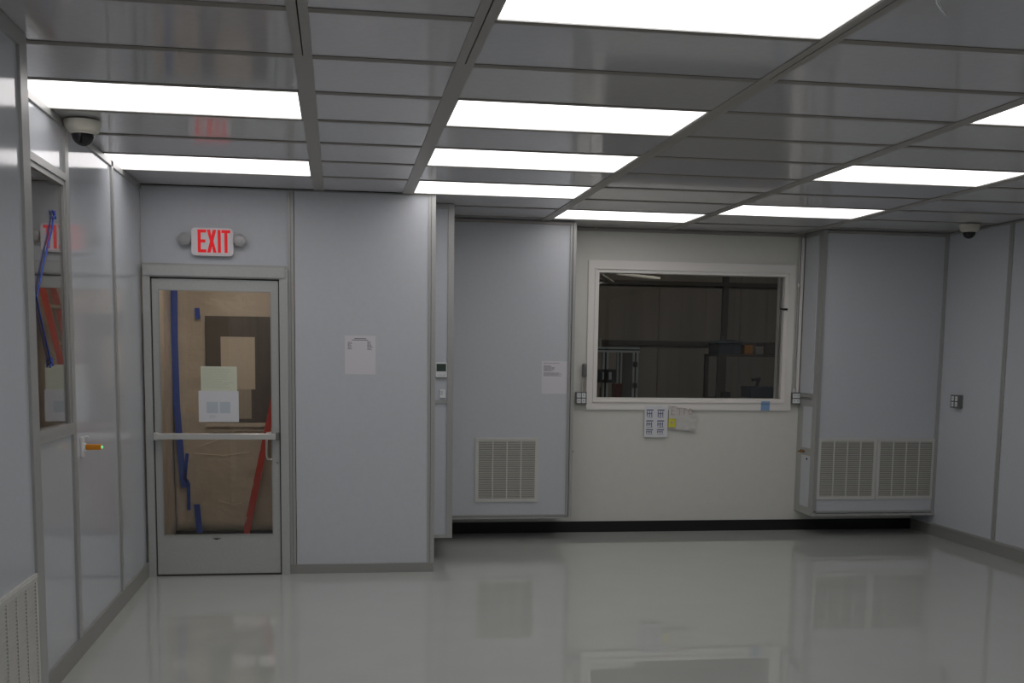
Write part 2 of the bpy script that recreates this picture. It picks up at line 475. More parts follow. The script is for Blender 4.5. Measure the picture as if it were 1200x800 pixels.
# narrow nearer strip with the thermostat
dw(0.70, 0.84, YS, YB - 0.02, 0.185, H, 'wall_panel', PANEL, wd)
dw(0.836, 0.882, YS - 0.012, YB - 0.02, 0.174, H - 0.001, 'panel_post', ALU, wd)
dw(0.70, 0.836, YS - 0.010, YS, 0.174, 0.200, 'bottom_rail', ALU, wd)
dw(0.70, 0.836, YS - 0.012, YS, 1.235, 1.258, 'middle_rail', ALU, wd)
dw(0.70, 0.836, YS - 0.008, YS, 2.715, H - 0.001, 'top_rail', ALU, wd)
dw(0.700, 0.736, YS - 0.008, YS, 0.2, 2.715, 'panel_post', ALU, wd)
# wide panel
dw(0.882, 1.985, YC, YB - 0.005, 0.20, H, 'wall_panel', PANEL, wd)
dw(0.882, 1.975, YC - 0.014, YC, 0.212, 0.228, 'bottom_rail', ALU, wd)
dw(0.882, 2.02, YC - 0.024, YC, 0.192, 0.208, 'bottom_rail', ALU, wd)
dw(0.882, 2.02, YC - 0.010, YC, 0.208, 0.212, 'rail_groove', BLACK, wd)
dw(1.972, 1.992, YC - 0.012, YC + 0.05, 0.212, H - 0.001, 'panel_post', ALU, wd)
dw(1.992, 1.996, YC - 0.002, YC + 0.05, 0.212, H - 0.001, 'post_groove', BLACK, wd)
dw(1.996, 2.022, YC - 0.020, YB - 0.005, 0.208, H - 0.001, 'panel_post', ALU, wd)
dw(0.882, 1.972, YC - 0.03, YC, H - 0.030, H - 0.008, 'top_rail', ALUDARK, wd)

wr_ = struct('wall_duct_right', (4.8, YC, 0.2))
dw(4.30, XR, YC, YB - 0.005, 0.215, H, 'wall_panel', PANEL, wr_)
dw(4.258, 4.274, YC - 0.020, YC + 0.045, 0.212, H - 0.001, 'panel_post', ALU, wr_)
dw(4.274, 4.279, YC - 0.004, YC + 0.045, 0.212, H - 0.001, 'post_groove', BLACK, wr_)
dw(4.279, 4.302, YC - 0.012, YC + 0.045, 0.212, H - 0.001, 'panel_post', ALU, wr_)
dw(4.264, 4.30, YC + 0.045, YB - 0.005, 0.212, H - 0.001, 'side_frame', ALU, wr_)
dw(4.261, 4.270, YC + 0.075, YB - 0.13, 0.26, 0.73, 'side_panel', PANEL, wr_)
dw(4.261, 4.270, YC + 0.075, YB - 0.13, 0.80, 1.18, 'side_panel', PANEL, wr_)
dw(4.255, 4.270, YC + 0.075, YB - 0.05, 1.30, H - 0.04, 'side_panel', PANEL, wr_)
dw(4.279, XR - 0.03, YC - 0.012, YC, 0.222, 0.236, 'bottom_rail', ALU, wr_)
dw(4.258, XR, YC - 0.022, YC + 0.1, 0.190, 0.212, 'bottom_rail', ALU, wr_)
dw(4.264, 4.30, YC + 0.1, YB - 0.005, 0.190, 0.212, 'bottom_rail', ALU, wr_)
dw(XR - 0.03, XR, YC - 0.016, YC, 0.212, H - 0.001, 'panel_post', ALU, wr_)
dw(4.302, XR - 0.03, YC - 0.03, YC, H - 0.030, H - 0.008, 'top_rail', ALUDARK, wr_)

# ------------------------------------------------------------------ white back wall with the interior window
wb = struct('wall_back', (3.2, YB, 0))
WX0, WX1, WZ0, WZ1 = 2.29, 4.115, 1.205, 2.395
for a in ((0.6, WX0, 0, H), (WX1, XR + 0.1, 0, H), (WX0, WX1, 0, WZ0), (WX0, WX1, WZ1, H)):
    bx(a[0], a[1], YB, YB + 0.15, a[2], a[3]).build('wall_panel', WHITEWALL, wb)
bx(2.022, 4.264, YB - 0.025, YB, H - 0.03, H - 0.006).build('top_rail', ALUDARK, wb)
bx(0.70, XR, YB - 0.012, YB, 0.0, 0.100).build('baseboard_back', BLACKBASE)['kind'] = 'structure'
w2 = struct('window_2', (3.2, YB, 1.13))
m = MB()
m.box(2.224, 4.180, YB - 0.020, YB, 2.395, 2.470).box(2.224, 4.180, YB - 0.020, YB, 1.131, 1.205)
m.box(2.224, 2.290, YB - 0.020, YB, 1.205, 2.395).box(4.115, 4.180, YB - 0.020, YB, 1.205, 2.395)
m.build('window_casing', CASING, w2)
MB().ring(2.283, 4.122, 1.198, 2.402, 0.010, YB - 0.030, YB - 0.020).build('casing_bead', CASING, w2)
MB().ring(2.290, 4.115, 1.205, 2.395, 0.033, YB - 0.014, YB + 0.11).build('window_stop', CASING, w2)
bx(2.323, 4.082, YB + 0.05, YB + 0.056, 1.238, 2.362).build('window_pane', TINTGLASS, w2)
bx(4.035, 4.04, YB + 0.010, YB + 0.05, 1.238, 2.362).build('pane_gasket', ALU, w2)
MB().box(4.040, 4.112, YB - 0.026, YB - 0.012, 2.058, 2.076).bevel(0.002).build('window_latch', BLACK, w2)

# ------------------------------------------------------------------ right wall
wr = struct('wall_right', (XR, 4, 0))
ys = [YB + 0.1, 8.615] + [8.615 - 1.22 * i for i in range(1, 10)]
for a, b in zip(ys, ys[1:]):
    bx(XR, XR + T, max(b, YR) + 0.004, a - 0.004, 0, H).build('wall_panel', PANEL, wr)
    if b > YR:
        bx(XR - 0.010, XR, b - 0.026, b - 0.002, 0.115, H - 0.001).build('panel_post', ALU, wr)
        bx(XR - 0.010, XR, b + 0.002, b + 0.026, 0.115, H - 0.001).build('panel_post', ALU, wr)
        bx(XR - 0.002, XR + 0.02, b - 0.004, b + 0.004, 0.115, H - 0.001).build('post_groove', BLACK, wr)
bx(XR - 0.012, XR, YR, YC - 0.03, H - 0.02, H - 0.007).build('top_rail', ALU, wr)
o = bx(XR - 0.012, XR, YR, YB - 0.012, 0.0, 0.100).build('baseboard_right', GREYBASE)
bx(XR - 0.018, XR, YR, YC - 0.03, 0.100, 0.118).build('baseboard_cap', ALU, o)
o['kind'] = 'structure'

# ------------------------------------------------------------------ wall behind the viewer
wv = struct('wall_rear', (2, YR, 0))
for i in range(6):
    x0 = XN + i * 1.1
    bx(x0 + 0.004, min(x0 + 1.096, XR), YR - T, YR, 0, H).build('wall_panel', PANEL, wv)
bx(XN, XR, YR - T - 0.02, YR - T, 0, H).build('wall_backing', ALU, wv)

# ------------------------------------------------------------------ air grilles
def grille(label, o0, u, n, w=0.556, h=0.558, louvre_m=None):
    """o0 lower left corner, u horizontal unit vector along the wall, n unit normal into the room"""
    t = thing('air_grille', label, 'vent', o0, 'white louvred air grilles low on the walls')
    U, N = Vector(u), Vector(n)
    O = Vector(o0)
    def B(a0, a1, d0, d1, z0, z1, mb):
        p, q = O + U * a0 + N * d0, O + U * a1 + N * d1
        mb.box(min(p.x, q.x), max(p.x, q.x), min(p.y, q.y), max(p.y, q.y), O.z + z0, O.z + z1)
    f = MB(); fw = 0.030
    B(0, w, 0, 0.010, h - fw, h, f); B(0, w, 0, 0.010, 0, fw, f)
    B(0, fw, 0, 0.010, fw, h - fw, f); B(w - fw, w, 0, 0.010, fw, h - fw, f)
    B(0.012, w - 0.012, 0.010, 0.014, h - 0.014, h - 0.008, f)
    f.build('grille_frame', GRILLE, t)
    bk = MB(); B(fw, w - fw, 0.0005, 0.002, fw, h - fw, bk)
    bk.build('filter_backing', GRILLEBACK, t)
    cw = (w - 2 * fw) / 4
    for i in range(1, 4):
        mb = MB(); B(fw + cw * i - 0.005, fw + cw * i + 0.005, 0.002, 0.010, fw, h - fw, mb)
        mb.build('grille_mullion', GRILLE, t)
    rows = 36
    for i in range(4):
        mb = MB()
        a0 = fw + cw * i + (0.005 if i else 0.0)
        a1 = fw + cw * (i + 1) - (0.005 if i < 3 else 0.0)
        for r in range(rows):
            z = fw + (h - 2 * fw) * (r + 0.5) / rows
            A = [O + U * a0 + N * 0.0022, O + U * a0 + N * 0.0095, O + U * a1 + N * 0.0095, O + U * a1 + N * 0.0022]
            zz = [z + 0.0035, z - 0.0035, z - 0.0035, z + 0.0035]
            lo = [mb.bm.verts.new((p.x, p.y, O.z + q)) for p, q in zip(A, zz)]
            hi = [mb.bm.verts.new((p.x, p.y, O.z + q + 0.0016)) for p, q in zip(A, zz)]
            for fc in ((lo[0], lo[1], lo[2], lo[3]), (hi[3], hi[2], hi[1], hi[0]), (lo[0], hi[0], hi[1], lo[1]),
                       (lo[1], hi[1], hi[2], lo[2]), (lo[2], hi[2], hi[3], lo[3]), (lo[3], hi[3], hi[0], lo[0])):
                mb.bm.faces.new(fc)
        ob = mb.build('grille_louvres', LOUVRE, t)
        ob['kind'] = 'stuff'
grille('square air grille alone on the hanging wall panel to the left of the interior window', (1.167, YC, 0.340), (1, 0, 0), (0, -1, 0))
grille('left grille of the side by side pair at the right end of the room', (4.298, YC, 0.342), (1, 0, 0), (0, -1, 0), 0.570)
grille('right grille of the side by side pair, next to the right wall corner', (4.872, YC, 0.342), (1, 0, 0), (0, -1, 0), 0.570)
grille('air grille at the lower left edge of the photo on the nearest wall', (XN, 3.81, 0.225), (0, 1, 0), (1, 0, 0))

# ------------------------------------------------------------------ EXIT sign
sg = thing('exit_sign', 'white EXIT sign with red letters and two round lamp heads above the door', 'sign', (-0.87, YE, 2.29))
def rrect(x0, x1, z0, z1, r, n=6):
    p = []
    for cx, cz, a0 in ((x1 - r, z1 - r, 0), (x0 + r, z1 - r, 90), (x0 + r, z0 + r, 180), (x1 - r, z0 + r, 270)):
        for i in range(n + 1):
            a = math.radians(a0 + 90 * i / n)
            p.append((cx + r * math.cos(a), cz + r * math.sin(a)))
    return p
SX0, SX1, SZ0, SZ1 = -1.010, -0.724, 2.277, 2.468
MB().prism(rrect(SX0, SX1, SZ0, SZ1, 0.028), 1, YE - 0.045, YE - 0.004).build('sign_housing', SIGNWHITE, sg, True)
MB().prism(rrect(SX0 + 0.01, SX1 - 0.01, SZ0 + 0.008, SZ1 - 0.008, 0.024), 1, YE - 0.048, YE - 0.045).build('sign_face', SIGNWHITE, sg, True)
zb, zt = SZ0 + 0.022, SZ1 - 0.012
ya, yb_ = YE - 0.0495, YE - 0.048
s_ = 0.021
def letter(polys):
    mb = MB()
    for p in polys:
        mb.prism(p, 1, ya, yb_)
    mb.build('sign_letter', SIGNRED, sg)
hb = 0.021
x0, x1 = -0.966, -0.908
letter([[(x0, zb), (x0 + s_, zb), (x0 + s_, zt), (x0, zt)],
        [(x0 + s_, zt - hb), (x1, zt - hb), (x1, zt), (x0 + s_, zt)],
        [(x0 + s_, (zb + zt) / 2 - hb / 2), (x1 - 0.006, (zb + zt) / 2 - hb / 2), (x1 - 0.006, (zb + zt) / 2 + hb / 2), (x0 + s_, (zb + zt) / 2 + hb / 2)],
        [(x0 + s_, zb), (x1, zb), (x1, zb + hb), (x0 + s_, zb + hb)]])
x0, x1 = -0.903, -0.839
xm = (x0 + x1) / 2; zm = (zb + zt) / 2
letter([[(x0, zb), (x0 + 0.023, zb), (x1, zt), (x1 - 0.023, zt)],
        [(x1 - 0.023, zb), (x1, zb), (xm + 0.012, zm), (xm, zm - 0.02)],
        [(x0, zt), (x0 + 0.023, zt), (xm, zm + 0.02), (xm - 0.012, zm)]])
x0 = -0.830
letter([[(x0, zb), (x0 + s_, zb), (x0 + s_, zt), (x0, zt)]])
x0, x1 = -0.804, -0.744
xm = (x0 + x1) / 2
letter([[(x0, zt - hb), (x1, zt - hb), (x1, zt), (x0, zt)],
        [(xm - s_ / 2, zb), (xm + s_ / 2, zb), (xm + s_ / 2, zt - hb), (xm - s_ / 2, zt - hb)]])
for sx, lx in ((-1, -1.056), (1, -0.680)):
    lh = MB().lathe((lx, YE - 0.030, 2.388), [(0.018, 0.028), (0.032, 0.015), (0.042, -0.010), (0.044, -0.030), (0.038, -0.034)], 1, 24)
    lh = lh.build('lamp_head', LAMPGREY, sg, True)
    MB().lathe((lx, YE - 0.064, 2.388), [(0.037, 0.0), (0.033, -0.004), (0.014, -0.007)], 1, 24).build('lamp_lens', LAMPGREY if sx < 0 else LENS, lh, True)
    mb = MB().tube([(lx + sx * 0.0, YE - 0.02, 2.372), (lx - sx * 0.03, YE - 0.02, 2.362), (lx - sx * 0.052, YE - 0.022, 2.358)], 0.010, 10)
    mb.build('lamp_arm', LAMPGREY, sg, True)
    if sx > 0:
        g = MB()
        for q in (-0.02, 0.0, 0.02):
            g.bar((lx + q - 0.016, YE - 0.0705, 2.388 - 0.016), (lx + q + 0.012, YE - 0.0705, 2.388 + 0.016), 0.004, 0.002)
        g.build('lens_rib', LAMPGREY, lh)

# ------------------------------------------------------------------ dome cameras on the ceiling
def dome(label, x, y, r, hgt):
    t = thing('dome_camera', label, 'security camera', (x, y, H))
    MB().lathe((x, y, H), [(r, -0.0075), (r, -0.018), (r * 0.97, -0.024), (r * 0.95, -hgt * 0.55), (r * 0.84, -hgt * 0.85), (r * 0.66, -hgt)], 2, 36).build('camera_base', OFFWHITE, t, True)
    pr = [(r * 0.62, -hgt)]
    for i in range(1, 9):
        a = i / 8 * math.pi / 2 * 0.97
        pr.append((r * 0.62 * math.cos(a), -hgt - r * 0.68 * math.sin(a)))
    d = MB().lathe((x, y, H), pr, 2, 32).build('camera_dome', DOME, t, True)
    MB().lathe((x, y, H), [(r * 0.67, -hgt + 0.001), (r * 0.66, -hgt - 0.003), (r * 0.62, -hgt - 0.005)], 2, 32).build('dome_ring', OFFWHITE, d, True)
dome('off-white dome camera with dark bubble on the ceiling at the left wall corner', -1.255, 6.02, 0.090, 0.068)
dome('off-white dome camera with dark bubble on the ceiling in the far right corner', 5.22, 8.86, 0.085, 0.066)

# dangling wire
wv2 = MB()
wv2.tube([(1.803, 3.33, H + 0.003), (1.805, 3.33, 2.725), (1.812, 3.33, 2.705), (1.826, 3.33, 2.688), (1.845, 3.33, 2.673)], 0.0024, 8)
wv2.tube([(1.812, 3.33, H + 0.003), (1.813, 3.33, 2.728), (1.817, 3.33, 2.710), (1.829, 3.33, 2.694), (1.838, 3.33, 2.682)], 0.0013, 8)
tag(wv2.build('loose_wire', SOCKETW, smooth=True), 'short loose white wire hanging down from the ceiling near the top right', 'wire')

# ------------------------------------------------------------------ papers
def marks(rects, y, m, parent, name='printed_text'):
    mb = MB()
    for (x0, x1, z0, z1) in rects:
        mb.box(x0, x1, y - 0.0006, y, z0, z1)
    mb.build(name, m, parent)
def text_rows(x0, x1, z0, z1, rows, rng, fill=0.5):
    out = []
    dz = (z1 - z0) / rows
    for i in range(rows):
        zc = z1 - dz * (i + 0.5)
        x = x0
        e = x0 + (x1 - x0) * rng.uniform(0.6, 1.0)
        while x < e:
            w = rng.uniform(0.006, 0.018)
            out.append((x, min(x + w, e), zc - dz * fill / 2, zc + dz * fill / 2))
            x += w + 0.003
    return out
rr = random.Random(5)
def sheet(name, label, x0, x1, z0, z1, y, m, cat='paper', th=0.0015):
    o = bx(x0, x1, y - th, y, z0, z1).build(name, m)
    o.location = (0, 0, 0)
    return tag(o, label, cat)
p = sheet('notice_sheet', 'lilac white printed notice taped on the wall right of the entrance door', 0.047, 0.267, 1.462, 1.740, YE, PAPER)
rows = [(0.115, 0.200, 1.716, 1.721), (0.098, 0.215, 1.706, 1.711)]
rows += text_rows(0.068, 0.100, 1.640, 1.695, 7, rr) + text_rows(0.208, 0.248, 1.636, 1.700, 8, rr)
marks(rows, YE - 0.0015, INK, p)
p = sheet('notice_sheet', 'lilac white printed notice taped on the hanging panel left of the window', 1.741, 1.964, 1.284, 1.566, YC, PAPER)
rows = text_rows(1.758, 1.948, 1.545, 1.552, 1, rr) + text_rows(1.758, 1.858, 1.478, 1.530, 7, rr) + text_rows(1.758, 1.93, 1.436, 1.468, 4, rr)
marks(rows, YC - 0.0015, INK, p)
DG = YE - 0.0082
p = sheet('door_notice', 'pale green sheet on the door glass, upper of the two', -0.966, -0.716, 1.325, 1.507, DG, PAPERY)
marks(text_rows(-0.955, -0.73, 1.35, 1.495, 12, rr, 0.3), DG - 0.0015, INKGREEN, p)
p = sheet('door_notice', 'white sheet with pale blue picture on the door glass, lower of the two', -0.984, -0.706, 1.112, 1.333, DG - 0.002, PAPERW)
for rc in ((-0.93, -0.85, 1.175, 1.255), (-0.838, -0.765, 1.175, 1.255)):
    marks([rc], DG - 0.0035, INKPALE, p, 'printed_picture')
marks(text_rows(-0.912, -0.86, 1.138, 1.16, 3, rr), DG - 0.0035, INKPALE, p)
YF = YB - 0.020
p = sheet('picture_sheet', 'white sheet with six small blue line pictures under the interior window', 2.776, 2.996, 0.880, 1.168, YF - 0.001, PAPERW)
mk = []
for cx_ in (2.792, 2.896):
    for cz_, hh in ((1.062, 0.072), (0.972, 0.062), (0.908, 0.045)):
        mk = []
        mk.append((cx_, cx_ + 0.066, cz_ + hh - 0.010, cz_ + hh))
        for q in range(3):
            mk.append((cx_ + 0.003 + 0.022 * q, cx_ + 0.011 + 0.022 * q, cz_ + rr.uniform(0, 0.012), cz_ + hh - 0.016))
        mk.append((cx_ + 0.010, cx_ + 0.055, cz_ + hh * 0.42, cz_ + hh * 0.52))
        mk.append((cx_ + 0.004, cx_ + 0.062, cz_ - 0.002, cz_ + 0.001))
        marks(mk, YF - 0.0025, INKBLUE, p, 'printed_picture')
bx(2.945, 2.992, YF - 0.004, YF - 0.0015, 1.150, 1.172).build('white_tape', WHITEPL, p)
# crumpled sleeve with red handwriting
sl = MB()
N1, N2 = 8, 6
rs = random.Random(11)
grid = []
quad = [(3.000, 0.962), (3.262, 0.935), (3.272, 1.100), (3.005, 1.172)]
top = [0, 0.006, 0.012, 0.004, 0.010, 0.016, 0.006, -0.004, -0.02]
for j in range(N2 + 1):
    row = []
    for i in range(N1 + 1):
        s1, t1 = i / N1, j / N2
        xx = (1 - t1) * ((1 - s1) * quad[0][0] + s1 * quad[1][0]) + t1 * ((1 - s1) * quad[3][0] + s1 * quad[2][0])
        zz = (1 - t1) * ((1 - s1) * quad[0][1] + s1 * quad[1][1]) + t1 * ((1 - s1) * quad[3][1] + s1 * quad[2][1]) + t1 * top[i]
        row.append(sl.bm.verts.new((xx, YF - 0.003 - rs.uniform(0, 0.006), zz)))
    grid.append(row)
back = [[sl.bm.verts.new((v.co.x, v.co.y + 0.0025, v.co.z)) for v in row] for row in grid]
for j in range(N2):
    for i in range(N1):
        sl.bm.faces.new((grid[j][i], grid[j][i + 1], grid[j + 1][i + 1], grid[j + 1][i]))
        sl.bm.faces.new((back[j][i], back[j + 1][i], back[j + 1][i + 1], back[j][i + 1]))
for i in range(N1):
    sl.bm.faces.new((grid[0][i], back[0][i], back[0][i + 1], grid[0][i + 1]))
    sl.bm.faces.new((grid[N2][i], grid[N2][i + 1], back[N2][i + 1], back[N2][i]))
for j in range(N2):
    sl.bm.faces.new((grid[j][0], grid[j + 1][0], back[j + 1][0], back[j][0]))
    sl.bm.faces.new((grid[j][N1], back[j][N1], back[j + 1][N1], grid[j + 1][N1]))
sleeve = tag(sl.build('plastic_sleeve', PAPERC), 'crumpled clear sleeve with faded red handwriting under the interior window', 'sleeve')
hw = MB()
yy = YF - 0.0105
def stroke(a, b, w=0.005):
    hw.bar((a[0], yy, a[1]), (b[0], yy, b[1]), w, 0.001)
# E T T O shaped faded strokes
for a, b in (((3.025, 1.085), (3.030, 1.160)), ((3.028, 1.158), (3.062, 1.158)), ((3.026, 1.122), (3.055, 1.126)), ((3.024, 1.086), (3.060, 1.088)),
             ((3.078, 1.145), (3.125, 1.150)), ((3.102, 1.146), (3.106, 1.082)), ((3.132, 1.150), (3.175, 1.140)), ((3.152, 1.143), (3.148, 1.090)),
             ((3.188, 1.130), (3.205, 1.145)), ((3.205, 1.145), (3.228, 1.125)), ((3.228, 1.125), (3.222, 1.095)), ((3.222, 1.095), (3.195, 1.092)), ((3.195, 1.092), (3.188, 1.130))):
    stroke(a, b)
hw.build('handwriting', INKRED, sleeve)
o = bx(3.000, 3.068, YF - 0.013, YF - 0.011, 0.972, 1.052).build('sticky_note', NOTE)
tag(o, 'small yellow sticky note on the crumpled sleeve under the window', 'note')
marks([(3.02, 3.045, 1.008, 1.026)], YF - 0.013, INKRED, o)
o = bx(3.890, 3.975, YB - 0.0225, YB - 0.0200, 1.131, 1.198).build('painter_tape', PALETAPE)
bx(3.888, 3.972, YB - 0.0325, YB - 0.030, 1.200, 1.216).build('tape_fold', PALETAPE, o)
tag(o, 'light blue square of tape on the lower right of the window casing', 'tape')

# ------------------------------------------------------------------ thermostat and small switch
t = thing('thermostat', 'white thermostat with grey green display on the narrow strip wall', 'thermostat', (0.785, YS, 1.436))
MB().box(0.742, 0.832, YS - 0.024, YS, 1.436, 1.550).bevel(0.004).build('thermostat_body', WHITEPL, t)
bx(0.750, 0.824, YS - 0.0255, YS - 0.024, 1.482, 1.540).build('display', LCD, t)
mb = MB()
for q in range(3):
    mb.box(0.758 + q * 0.022, 0.772 + q * 0.022, YS - 0.0255, YS - 0.024, 1.450, 1.458)
mb.build('thermostat_button', INKPALE, t)
bx(0.755, 0.830, YS - 0.010, YS, 1.420, 1.436).build('mounting_plate', ALU, t)
t = thing('wall_sensor', 'small white square sensor below the thermostat', 'sensor', (0.79, YS, 1.29))
MB().box(0.775, 0.822, YS - 0.018, YS, 1.275, 1.340).bevel(0.004).build('sensor_body', WHITEPL, t)
bx(0.783, 0.800, YS - 0.0195, YS - 0.018, 1.30, 1.33).build('sensor_slot', INKPALE, t)

# ------------------------------------------------------------------ electrical boxes
def outlet(label, org, u, n, w=0.098, h=0.108, depth=0.045):
    O, U, N = Vector(org), Vector(u), Vector(n)
    t = thing('outlet_box', label, 'outlet', org)
    def B(a0, a1, d0, d1, z0, z1, bev=0):
        p, q = O + U * a0 + N * d0, O + U * a1 + N * d1
        mb = MB().box(min(p.x, q.x), max(p.x, q.x), min(p.y, q.y), max(p.y, q.y), O.z + z0, O.z + z1)
        if bev: mb.bevel(bev)
        return mb
    B(0, w, 0, depth, 0, h, 0.004).build('box_body', BOXGREY, t)
    B(-0.002, w + 0.002, depth, depth + 0.004, -0.002, h + 0.002, 0.001).build('cover_plate', BOXGREY, t)
    for i in (0.27, 0.73):
        for j in (0.27, 0.73):
            s = B(w * i - 0.018, w * i + 0.018, depth + 0.004, depth + 0.008, h * j - 0.020, h * j + 0.020, 0.003).build('socket', SOCKETW, t)
            B(w * i - 0.006, w * i - 0.003, depth + 0.008, depth + 0.0085, h * j - 0.004, h * j + 0.008).build('socket_slot', BLACK, s)
            B(w * i + 0.003, w * i + 0.006, depth + 0.008, depth + 0.0085, h * j - 0.004, h * j + 0.008).build('socket_slot', BLACK, s)
    return t
outlet('four socket electrical box left of the interior window', (2.124, YB, 1.180), (1, 0, 0), (0, -1, 0), 0.096)
outlet('four socket electrical box at the lower right corner of the interior window', (4.184, YB, 1.192), (1, 0, 0), (0, -1, 0), 0.076)
outlet('four socket electrical box alone on the right wall', (XR, 9.335, 1.200), (0, -1, 0), (-1, 0, 0), 0.13, 0.112, 0.04)
# hanging cable grip above the left outlet
t = thing('cable_switch', 'dark grey switch handle with cable hanging left of the interior window', 'switch', (2.20, YB, 1.29))
MB().box(2.182, 2.222, YB - 0.05, YB - 0.002, 1.425, 1.545).bevel(0.012).build('switch_body', BOXGREY, t)
MB().tube([(2.205, YB - 0.018, 1.43), (2.203, YB - 0.02, 1.37), (2.196, YB - 0.02, 1.285)], 0.012, 10).build('cable', ALUDARK, t, True)
MB().tube([(2.190, YB - 0.03, 1.43), (2.188, YB - 0.03, 1.36), (2.186, YB - 0.03, 1.29)], 0.004, 8).build('cable', OFFWHITE, t, True)
# conduits at the right of the window
t = thing('conduit', 'thin grey metal conduit running from the ceiling to the outlet right of the window', 'conduit', (4.215, YB, 1.3))
MB().tube([(4.213, YB - 0.014, 2.72), (4.213, YB - 0.014, 1.296)], 0.009, 12).build('conduit_pipe', ALU, t, True)
for z in (2.27, 1.30):
    MB().lathe((4.213, YB - 0.014, z), [(0.013, 0.0), (0.014, 0.006), (0.014, 0.028), (0.012, 0.034)], 2, 14).build('conduit_coupling', STEEL, t, True)
MB().box(4.190, 4.230, YB - 0.006, YB, 1.905, 1.917).build('conduit_strap', STEEL, t)
t = thing('cable_raceway', 'white surface cable raceway between the conduit and the hanging duct wall', 'raceway', (4.24, YB, 1.3))
MB().box(4.228, 4.256, YB - 0.020, YB, 1.300, 2.72).bevel(0.002).build('raceway_cover', CASING, t)
o = MB().tube([(4.262, YB - 0.075, 1.255), (4.254, YB - 0.075, 1.255), (4.254, YC + 0.10, 1.255), (4.264, YC + 0.10, 1.255)], 0.008, 10).build('side_pipe', BOXGREY)
tag(o, 'short dark pipe beside the right window outlet', 'pipe')
for (lab, pts, b) in (('brass valve stub on the left side of the hanging duct wall at right', [(4.262, 9.82, 0.765), (4.215, 9.82, 0.765)], None),
                      ('brass valve stub sticking out beside the hanging panel left of the window', [(2.023, 9.90, 0.752), (2.085, 9.90, 0.752)], None)):
    t = thing('brass_valve', lab, 'valve', pts[0])
    MB().tube(pts, 0.010, 12).build('valve_body', BRASS, t, True)
    q = pts[1]
    sgn = 1 if q[0] > pts[0][0] else -1
    MB().tube([(q[0], q[1], q[2]), (q[0] + 0.012 * sgn, q[1], q[2])], 0.006, 10).build('valve_tip', BRASS, t, True)
    MB().tube([(q[0] - 0.02 * sgn, q[1], q[2] - 0.004), (q[0] - 0.02 * sgn, q[1], q[2] + 0.018)], 0.004, 8).build('valve_lever', BLACK, t, True)
o = MB().lathe((4.262, 9.74, 0.70), [(0.009, 0.001), (0.009, -0.008), (0.005, -0.010)], 0, 14).build('grommet', BLACK)
tag(o, 'tiny dark grommet just below the brass valve at right', 'grommet')

# orange lever on the left wall
t = thing('wall_lever', 'orange lever with green tip on a white bracket on the left wall', 'lever', (XL, 6.26, 1.05))
MB().box(XL, XL + 0.014, 6.225, 6.275, 1.045, 1.155).bevel(0.004).build('bracket_plate', WHITEPL, t)
MB().tube([(XL + 0.012, 6.25, 1.150), (XL + 0.030, 6.25, 1.156), (XL + 0.040, 6.25, 1.150)], 0.006, 8).build('bracket_hook', WHITEPL, t, True)
MB().box(XL + 0.012, XL + 0.024, 6.235, 6.265, 1.075, 1.12).bevel(0.002).build('bracket_stop', SOCKETW, t)
MB().box(XL + 0.024, XL + 0.104, 6.238, 6.262, 1.084, 1.114).bevel(0.006, 3).build('lever_grip', ORANGE, t, True)
MB().lathe((XL + 0.104, 6.25, 1.099), [(0.008, 0.0), (0.007, 0.005), (0.003, 0.007)], 0, 16).build('lever_tip', GREENLED, t, True)

# ------------------------------------------------------------------ vestibule behind the door
vb = struct('wall_vestibule', (-0.8, 9.3, 0))
VX0, VX1, VY = -1.42, -0.20, 10.12
def wavy(x0, x1, y, z0, z1, axis, name, parent, amp=0.012, seed=1, m=SHEET):
    """draped sheet with folds and thickness"""
    mb = MB()
    r = random.Random(seed)
    ph = [r.uniform(0, 6) for _ in range(8)]
    n, k = 36, 24
    rows = []
    for j in range(k + 1):
        row = []
        for i in range(n + 1):
            s1, t1 = i / n, j / k
            d = amp * (math.sin(9 * s1 + ph[0] + 1.5 * t1) * 0.5 + math.sin(23 * s1 + ph[1] - 2 * t1) * 0.25 + math.sin(13 * t1 + 5 * s1 + ph[2]) * 0.22)
            a = x0 + (x1 - x0) * s1
            z = z0 + (z1 - z0) * t1
            row.append(mb.bm.verts.new((a, y + d, z) if axis == 1 else (y + d, a, z)))
        rows.append(row)
    for j in range(k):
        for i in range(n):
            mb.bm.faces.new((rows[j][i], rows[j][i + 1], rows[j + 1][i + 1], rows[j + 1][i]))
    o = mb.build(name, m, parent, True)
    sm = o.modifiers.new('thickness', 'SOLIDIFY')
    sm.thickness = 0.003
    return o
bx(VX0 - 0.10, VX0 - 0.03, YE + 0.1, VY + 0.10, 0, 2.6).build('vestibule_panel', LIGHTSHEET, vb)
bx(VX1 + 0.03, VX1 + 0.10, YE + 0.1, VY + 0.10, 0, 2.6).build('vestibule_panel', LIGHTSHEET, vb)
bx(VX0 - 0.10, VX1 + 0.10, VY + 0.03, VY + 0.10, 0, 2.6).build('vestibule_panel', LIGHTSHEET, vb)
bx(VX0 - 0.10, VX1 + 0.10, YE + 0.1, VY + 0.10, 2.6, 2.65).build('vestibule_ceiling', LIGHTSHEET, vb)
ps = thing('plastic_sheeting', 'tan plastic sheeting draped over the vestibule walls behind the door glass', 'sheeting', (-0.8, VY, 0))
wavy(VX0, VX1, VY, 0.02, 2.55, 1, 'back_sheet', ps, 0.014, 2)
wavy(YE + 0.12, VY, VX0, 0.02, 2.55, 0, 'side_sheet', ps, 0.012, 4)
wavy(YE + 0.12, VY, VX1, 0.02, 2.55, 0, 'side_sheet', ps, 0.012, 6)
